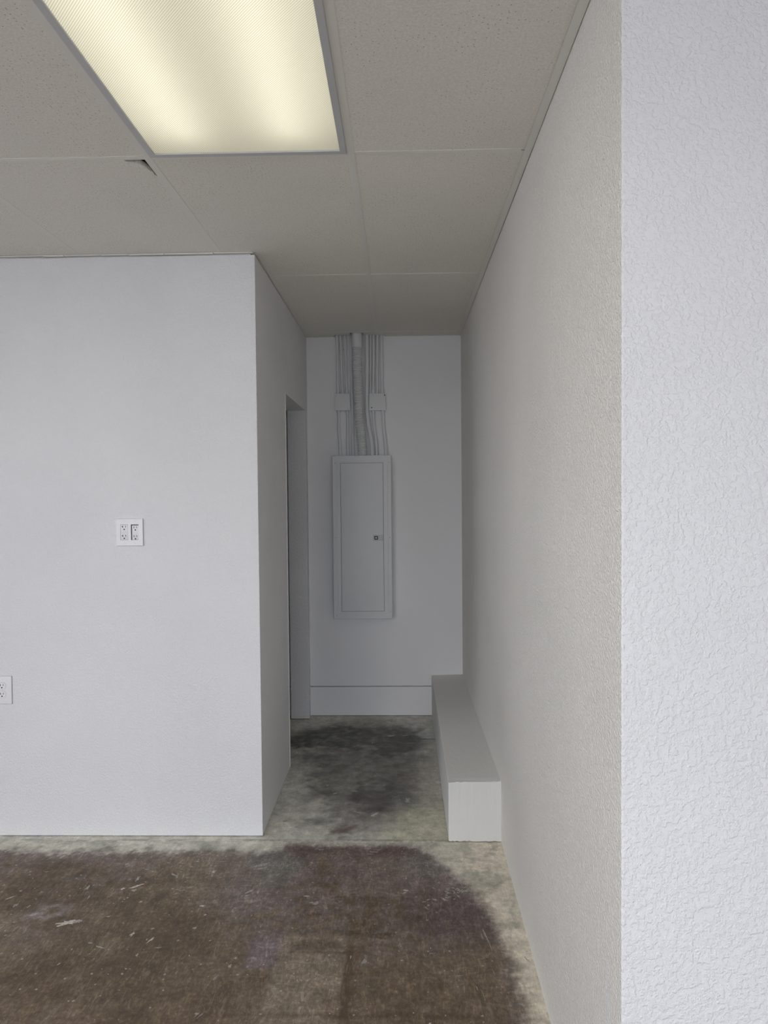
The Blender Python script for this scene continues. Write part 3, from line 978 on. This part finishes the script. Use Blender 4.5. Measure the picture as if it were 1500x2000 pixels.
M_GAP_SHADE, _, _ = mat('gap_and_edge_shade', (.30, .30, .305), .8, .2)  # door gap, and the shade line drawn round the outlet plates
M_LATCH, _, _ = mat('latch_paint', (.58, .585, .60), .5, .4)
# ------------------------------------------------------------------ breaker panel
PX0, PX1, PZ0, PZ1, PF = -.4415, -.0575, .668, 1.7345, 4.672
panel = thing('electrical_panel', 'tall grey-white painted breaker panel with closed door on the back wall', 'electrical panel', ((PX0 + PX1) / 2, Y2, PZ0))
bm = B()
box(bm, PX0 + .010, PX1 - .010, PF + .010, Y2, PZ0 + .010, PZ1 - .008, .002)
obj('box', bm, M_METAL, panel, True)
bm = B()
box(bm, PX0, PX1, PF, PF + .012, PZ0, PZ1, .0045, 3)
# pressed step round the door
def frame(bm, a, b_, c, d, w, y0, y1):
    box(bm, a, b_, y0, y1, c, c + w, .0008, 1); box(bm, a, b_, y0, y1, d - w, d, .0008, 1)
    box(bm, a, a + w, y0, y1, c + w, d - w, .0008, 1); box(bm, b_ - w, b_, y0, y1, c + w, d - w, .0008, 1)
frame(bm, PX0 + .031, PX1 - .020, PZ0 + .034, PZ1 - .034, .004, PF - .0025, PF + .001)
obj('cover', bm, M_METAL, panel, True)
dx0, dx1, dz0, dz1 = PX0 + .056, PX1 - .054, PZ0 + .052, PZ1 - .050
bm = B()
frame(bm, dx0 - .0028, dx1 + .0028, dz0 - .0028, dz1 + .0028, .0024, PF - .0008, PF + .0002)
obj('door_gap', bm, M_GAP_SHADE, panel)
bm = B()
box(bm, dx0, dx1, PF - .0035, PF + .001, dz0, dz1, .0015, 2)
door = obj('door', bm, M_METAL, panel, True)
lzc = 1.1985 + .0
bm = B()
lx_0, lx_1 = -.1800, dx1 - .003
box(bm, lx_0, lx_1, PF - .0045, PF - .003, lzc - .0185, lzc + .0185, .0006, 1)
frame(bm, lx_0, lx_1, lzc - .0185, lzc + .0185, .0016, PF - .0062, PF - .0042)
latch = obj('latch_plate', bm, M_LATCH, door)
bm = B()
frame(bm, -.1705, -.1475, lzc - .0115, lzc + .0115, .0052, PF - .0058, PF - .0042)
obj('latch', bm, M_DECK, latch)
for hz in (1.612, 1.187, .775):
    bm = B(); box(bm, dx0 - .006, dx0 + .003, PF - .0065, PF - .0005, hz - .011, hz + .011, .0018, 2)
    obj('hinge', bm, M_SCREW, door, True)
for (sx, sz) in ((PX0 + .020, PZ0 + .022), (PX1 - .013, PZ0 + .048), (PX0 + .020, PZ1 - .048), (PX1 - .013, PZ1 - .048), (PX0 + .020, 1.2), (PX1 - .013, 1.2)):
    bm = B(); cyl(bm, (sx, PF + .001, sz), (sx, PF - .0025, sz), .0045, 12)
    obj('screw', bm, M_SCREW, panel, True)

# ------------------------------------------------------------------ junction boxes
def junction(x0, x1, z0, z1, label, screws):
    t = thing('junction_box', label, 'junction box', ((x0 + x1) / 2, Y2, z0), 'square junction boxes above the breaker panel')
    bm = B(); box(bm, x0 + .003, x1 - .003, Y2 - .038, Y2, z0 + .003, z1 - .003, .004, 2); obj('box', bm, M_METAL, t, True)
    bm = B(); box(bm, x0, x1, Y2 - .042, Y2 - .0385, z0, z1, .0016, 2); obj('cover', bm, M_METAL, t, True)
    for (sx, sz) in screws:
        bm = B(); cyl(bm, (sx, Y2 - .0415, sz), (sx, Y2 - .0438, sz), .0038, 10)
        obj('screw', bm, M_DARK if sx > -.3 else M_SCREW, t, True, 'small dark screw' if sx > -.3 else None)
junction(-.4235, -.3245, 2.033, 2.142, 'left of the two square grey junction boxes, left of the ribbed conduit', [(-.413, 2.128), (-.338, 2.040)])
junction(-.1990, -.0915, 2.031, 2.141, 'right of the two square grey junction boxes, right of the ribbed conduit', [(-.098, 2.129), (-.182, 2.049)])

# ------------------------------------------------------------------ conduits
def tx_(px): return (-.409 + .003375 * (px - 658)) * .995
def bx_(px): return (-.406 + .00339 * (px - 660)) * .995
def px_(px): return (-.407 + .00340 * (px - 661)) * .990
ZTOP, ZB1, ZB0, ZP = H + .03, 2.141, 2.034, PZ1 - .010
G = 'painted conduits on the back wall above the panel'
def conduit(pts, r, label, couplings=()):
    t = thing('conduit', label, 'conduit', (pts[-1][0], pts[-1][1], pts[-1][2]), G)
    bm = B(); sweep(bm, smooth_path(pts, 8), r, 14); obj('pipe', bm, M_METAL, t, True)
    for z, rr, hh in couplings:
        # place coupling on the path at height z
        P = smooth_path(pts, 8)
        p = min(P, key=lambda q: abs(q.z - z))
        bm = B(); cyl(bm, (p.x, p.y, p.z - hh), (p.x, p.y, p.z + hh), rr, 16); obj('connector', bm, M_METAL, t, True)
yc = Y2 - .020
def run(xa, xb, za, zb, y=yc, bend=None):
    if bend is None:
        return [(xa, y, za), (xa + (xb - xa) * .33, y, za + (zb - za) * .33), (xa + (xb - xa) * .66, y, za + (zb - za) * .66), (xb, y, zb)]
    return bend
conduit(run(tx_(657.8), bx_(660), ZTOP, ZB1 - .006), .0088, 'leftmost thin conduit, from the ceiling down to the left junction box', [(ZB1 + .008, .0115, .010)])
conduit(run(tx_(664.6), bx_(668.8), ZTOP, ZB1 - .006), .0088, 'second thin conduit from the left, slanting into the left junction box', [(ZB1 + .008, .0115, .010)])
conduit(run(tx_(673.2), bx_(677.4), ZTOP, ZB1 - .006), .0088, 'third thin conduit from the left, with a coupling near the ceiling', [(2.445, .0125, .018), (ZB1 + .008, .0115, .010)])
conduit([(tx_(684.8), yc, ZTOP), (tx_(685.4), yc, 2.33), (bx_(686.9), yc, 2.13), (bx_(687.6), yc, 2.03), (px_(688.8), yc - .012, 1.86), (px_(689.2), yc - .020, ZP)], .0092,
        'thin conduit running straight down between the left junction box and the ribbed conduit')
conduit([(tx_(716.6), yc - .006, ZTOP), (tx_(716.6), yc - .006, 2.35), (bx_(716.6), yc - .006, 2.14), (bx_(716.8), yc - .008, 2.02), (px_(719.6), yc - .014, 1.945), (px_(723.6), yc - .020, 1.865), (px_(726.2), yc - .022, 1.80), (px_(726.8), yc - .022, ZP)], .0130,
        'thicker conduit just right of the ribbed one, bending right into the panel', [(2.30, .0158, .028)])
conduit(run(tx_(723.8), bx_(723.8), ZTOP, ZB1 - .006, Y2 - .011), .0075, 'thin conduit tucked beside the thicker one, ending at the right junction box', [(ZB1 + .008, .010, .010)])
conduit(run(tx_(730.2), bx_(728.6), ZTOP, ZB1 - .006), .0085, 'thin conduit entering the left half of the right junction box from the ceiling', [(ZB1 + .008, .0115, .010)])
conduit(run(tx_(737.0), bx_(736.4), ZTOP, ZB1 - .006, Y2 - .010), .0098, 'flattened paint-covered conduit entering the middle of the right junction box', [(2.42, .0115, .012)])
conduit(run(tx_(744.6), bx_(746.0), ZTOP, ZB1 - .006), .0100, 'rightmost conduit from the ceiling into the right junction box', [(2.33, .0125, .018), (ZB1 + .008, .0135, .010)])
conduit([(bx_(660.8), yc, ZB0 + .006), (bx_(661.0), yc, 1.95), (px_(661.6), yc, 1.89), (px_(663.6), yc - .010, 1.81), (px_(664.6), yc - .014, ZP)], .0092, 'conduit below the left junction box, kinking right into the panel', [(ZB0 - .008, .012, .008)])
conduit([(bx_(677.8), yc, ZB0 + .006), (bx_(678.2), yc, 1.93), (px_(678.6), yc - .008, 1.85), (px_(679.2), yc - .014, ZP)], .0088, 'straight conduit below the left junction box down into the panel', [(ZB0 - .008, .0115, .008)])
conduit([(bx_(728.4), yc, ZB0 + .006), (bx_(728.8), yc, 1.985), (px_(731.2), yc - .002, 1.915), (px_(734.6), yc - .010, 1.83), (px_(735.8), yc - .014, ZP)], .0092, 'conduit below the right junction box, its left one, bending into the panel', [(ZB0 - .008, .0115, .008)])
conduit([(bx_(747.0), yc, ZB0 + .006), (bx_(747.6), yc, 1.985), (px_(749.8), yc - .002, 1.90), (px_(752.2), yc - .010, 1.82), (px_(753.4), yc - .014, ZP)], .0105, 'conduit below the right junction box, its right one, bending into the panel', [(ZB0 - .008, .013, .008)])

# big ribbed flexible conduit with smooth sleeve
def fx(px, k=1.0): return (px - 774.0) / 1405.0 * 4.70
yf = 4.694
pts = [(-.2735, yf, 2.455), (-.2725, yf, 2.36), (-.2700, yf, 2.20), (-.2660, yf, 2.05), (-.2580, yf + .004, 1.92), (-.2480, yf + .010, 1.80), (-.2440, yf + .012, ZP)]
flex = thing('flexible_conduit', 'thick ribbed flexible conduit dropping from the ceiling to the breaker panel', 'conduit', pts[-1])
P = smooth_path(pts, 40)
L = [0]
for i in range(1, len(P)): L.append(L[-1] + (P[i] - P[i - 1]).length)
# resample evenly
N = 640
Q = []; k = 0
for i in range(N + 1):
    s = L[-1] * i / N
    while k < len(L) - 2 and L[k + 1] < s: k += 1
    t = (s - L[k]) / max(1e-9, L[k + 1] - L[k])
    Q.append(P[k].lerp(P[k + 1], t))
bm = B()
sweep(bm, Q, .03, 26, rfun=lambda i: .0283 + .0032 * math.sin(2 * math.pi * (L[-1] * i / N) / .0098))
obj('ribbed_hose', bm, M_METAL, flex, True)
bm = B(); cyl(bm, (-.2738, yf, 2.435), (-.2738, yf, H + .002), .0335, 28); obj('sleeve', bm, M_METAL, flex, True, 'smooth sleeve at the top of the hose')
bm = B(); cyl(bm, (-.2738, yf, H - .006), (-.2738, yf, H + .09), .0305, 28)
obj('pipe_stub', bm, M_METAL, flex, True)

# ------------------------------------------------------------------ outlets
def slot_bm(cx, cz, y, tee=False, s=1.0):
    bm = B()
    box(bm, cx - .0072 * s, cx - .0050 * s, y - .0006, y + .001, cz - .0005, cz + .0080)
    if tee:
        box(bm, cx - .0110 * s, cx - .0060 * s, y - .0006, y + .001, cz + .0030, cz + .0052)
    box(bm, cx + .0050 * s, cx + .0070 * s, y - .0006, y + .001, cz + .0005, cz + .0075)
    cyl(bm, (cx, y - .0006, cz - .0075), (cx, y + .001, cz - .0075), .0029, 10)
    return bm

ox, oz, hw = -1.1695, 1.333, .0575
t = thing('double_outlet', 'square white double outlet plate at mid height on the left wall', 'outlet', (ox, Y1, oz))
bm = B()
yp0, yp1 = Y1 - .0080, Y1 - .0012
h1 = (-.0395, -.0060); h2 = (.0065, .0400)
zz = .0335
# plate frame with two openings
box(bm, ox - hw, ox + h1[0], yp0, yp1, oz - hw, oz + hw)
box(bm, ox + h1[1], ox + h2[0], yp0, yp1, oz - zz, oz + zz)
box(bm, ox + h2[1], ox + hw, yp0, yp1, oz - hw, oz + hw)
box(bm, ox + h1[0], ox + h2[1], yp0, yp1, oz + zz, oz + hw)
box(bm, ox + h1[0], ox + h2[1], yp0, yp1, oz - hw, oz - zz)
bmesh.ops.remove_doubles(bm, verts=bm.verts, dist=.0001)
pl = obj('plate', bm, M_PLATE, t)
bm = B(); box(bm, ox - hw - .0006, ox + hw + .0008, Y1 - .0012, Y1 - .0002, oz - hw - .0016, oz + hw + .0006); obj('joint_shade', bm, M_GAP_SHADE, t)  # dark rim drawn in for the shade at the plate edge
bm = B()
box(bm, ox + h1[0] - .002, ox + h1[1] + .002, Y1 - .0022, Y1 - .0004, oz - zz - .002, oz + zz + .002)
box(bm, ox + h2[0] - .002, ox + h2[1] + .002, Y1 - .0022, Y1 - .0004, oz - zz - .002, oz + zz + .002)
obj('backing', bm, M_DARK, t)
for k, (a, b_, dz, dx) in enumerate(((h1[0] + .0012, h1[1] - .0006, 0, 0), (h2[0] + .0042, h2[1] - .0002, -.0015, 0))):
    bm = B(); yr = yp0 - .0006 if k == 0 else yp0 + .0012
    box(bm, ox + a, ox + b_, yr, Y1 - .0015, oz - zz + .0008, oz + zz - (.0012 if k == 0 else .0036), .0009, 2)
    if k == 0:
        cx = ox + (a + b_) / 2
        box(bm, cx - .008, cx + .008, yr - .0009, yr + .001, oz + .0015, oz + .0050, .0005, 1)
        box(bm, cx - .008, cx + .008, yr - .0009, yr + .001, oz - .0040, oz - .0006, .0005, 1)
    rc = obj('receptacle', bm, M_SOCKET, t, True, 'receptacle with test and reset buttons' if k == 0 else 'plain receptacle set crooked with a dark gap')
    cx = ox + (a + b_) / 2
    for sz in (.0205, -.0185) if k == 0 else (.0190, -.0190):
        obj('slots', slot_bm(cx, oz + sz + dz, yr, k == 0), M_DARK, rc)
for sx in (h1[0] / 2 + h1[1] / 2, h2[0] / 2 + h2[1] / 2):
    for sz in (.0475, -.0475):
        bm = B(); cyl(bm, (ox + sx, yp0 + .001, oz + sz), (ox + sx, yp0 - .0006, oz + sz), .0028, 12)
        obj('screw', bm, M_SOCKET, t, True)

ox, oz = -1.7435, .648
t = thing('single_outlet', 'white duplex outlet plate low on the left wall, cut by the photo edge', 'outlet', (ox, Y1, oz))
bm = B()
box(bm, ox - .0415, ox + .0415, Y1 - .0068, Y1 - .0008, oz - .061, oz + .061, .0025, 3)
obj('plate', bm, M_PLATE, t, True)
bm = B(); box(bm, ox - .0418, ox + .0421, Y1 - .0012, Y1 - .0002, oz - .0622, oz + .0614); obj('joint_shade', bm, M_GAP_SHADE, t)  # grey rim imitating edge shade, widest below the plate
for sz in (.0190, -.0190):
    # rounded socket face: circle clipped top and bottom, with a thin grey joint round it
    def face_pts(r, zc):
        pts_ = []
        for i in range(40):
            a = 2 * math.pi * i / 40
            pts_.append((ox + r * math.cos(a), oz + sz + max(-zc, min(zc, r * math.sin(a)))))
        return pts_
    bm = B(); prism(bm, face_pts(.0182, .0152), Y1 - .0072, Y1 - .005, axis=1)
    obj('joint_shade', bm, M_SCREW, t)
    bm = B(); prism(bm, face_pts(.0172, .0142), Y1 - .0084, Y1 - .005, axis=1)
    fc = obj('socket', bm, M_PLATE, t)
    obj('slots', slot_bm(ox, oz + sz, Y1 - .0084), M_DARK, fc)
bm = B(); cyl(bm, (ox, Y1 - .005, oz), (ox, Y1 - .0082, oz), .0030, 12); obj('screw', bm, M_SOCKET, t, True)
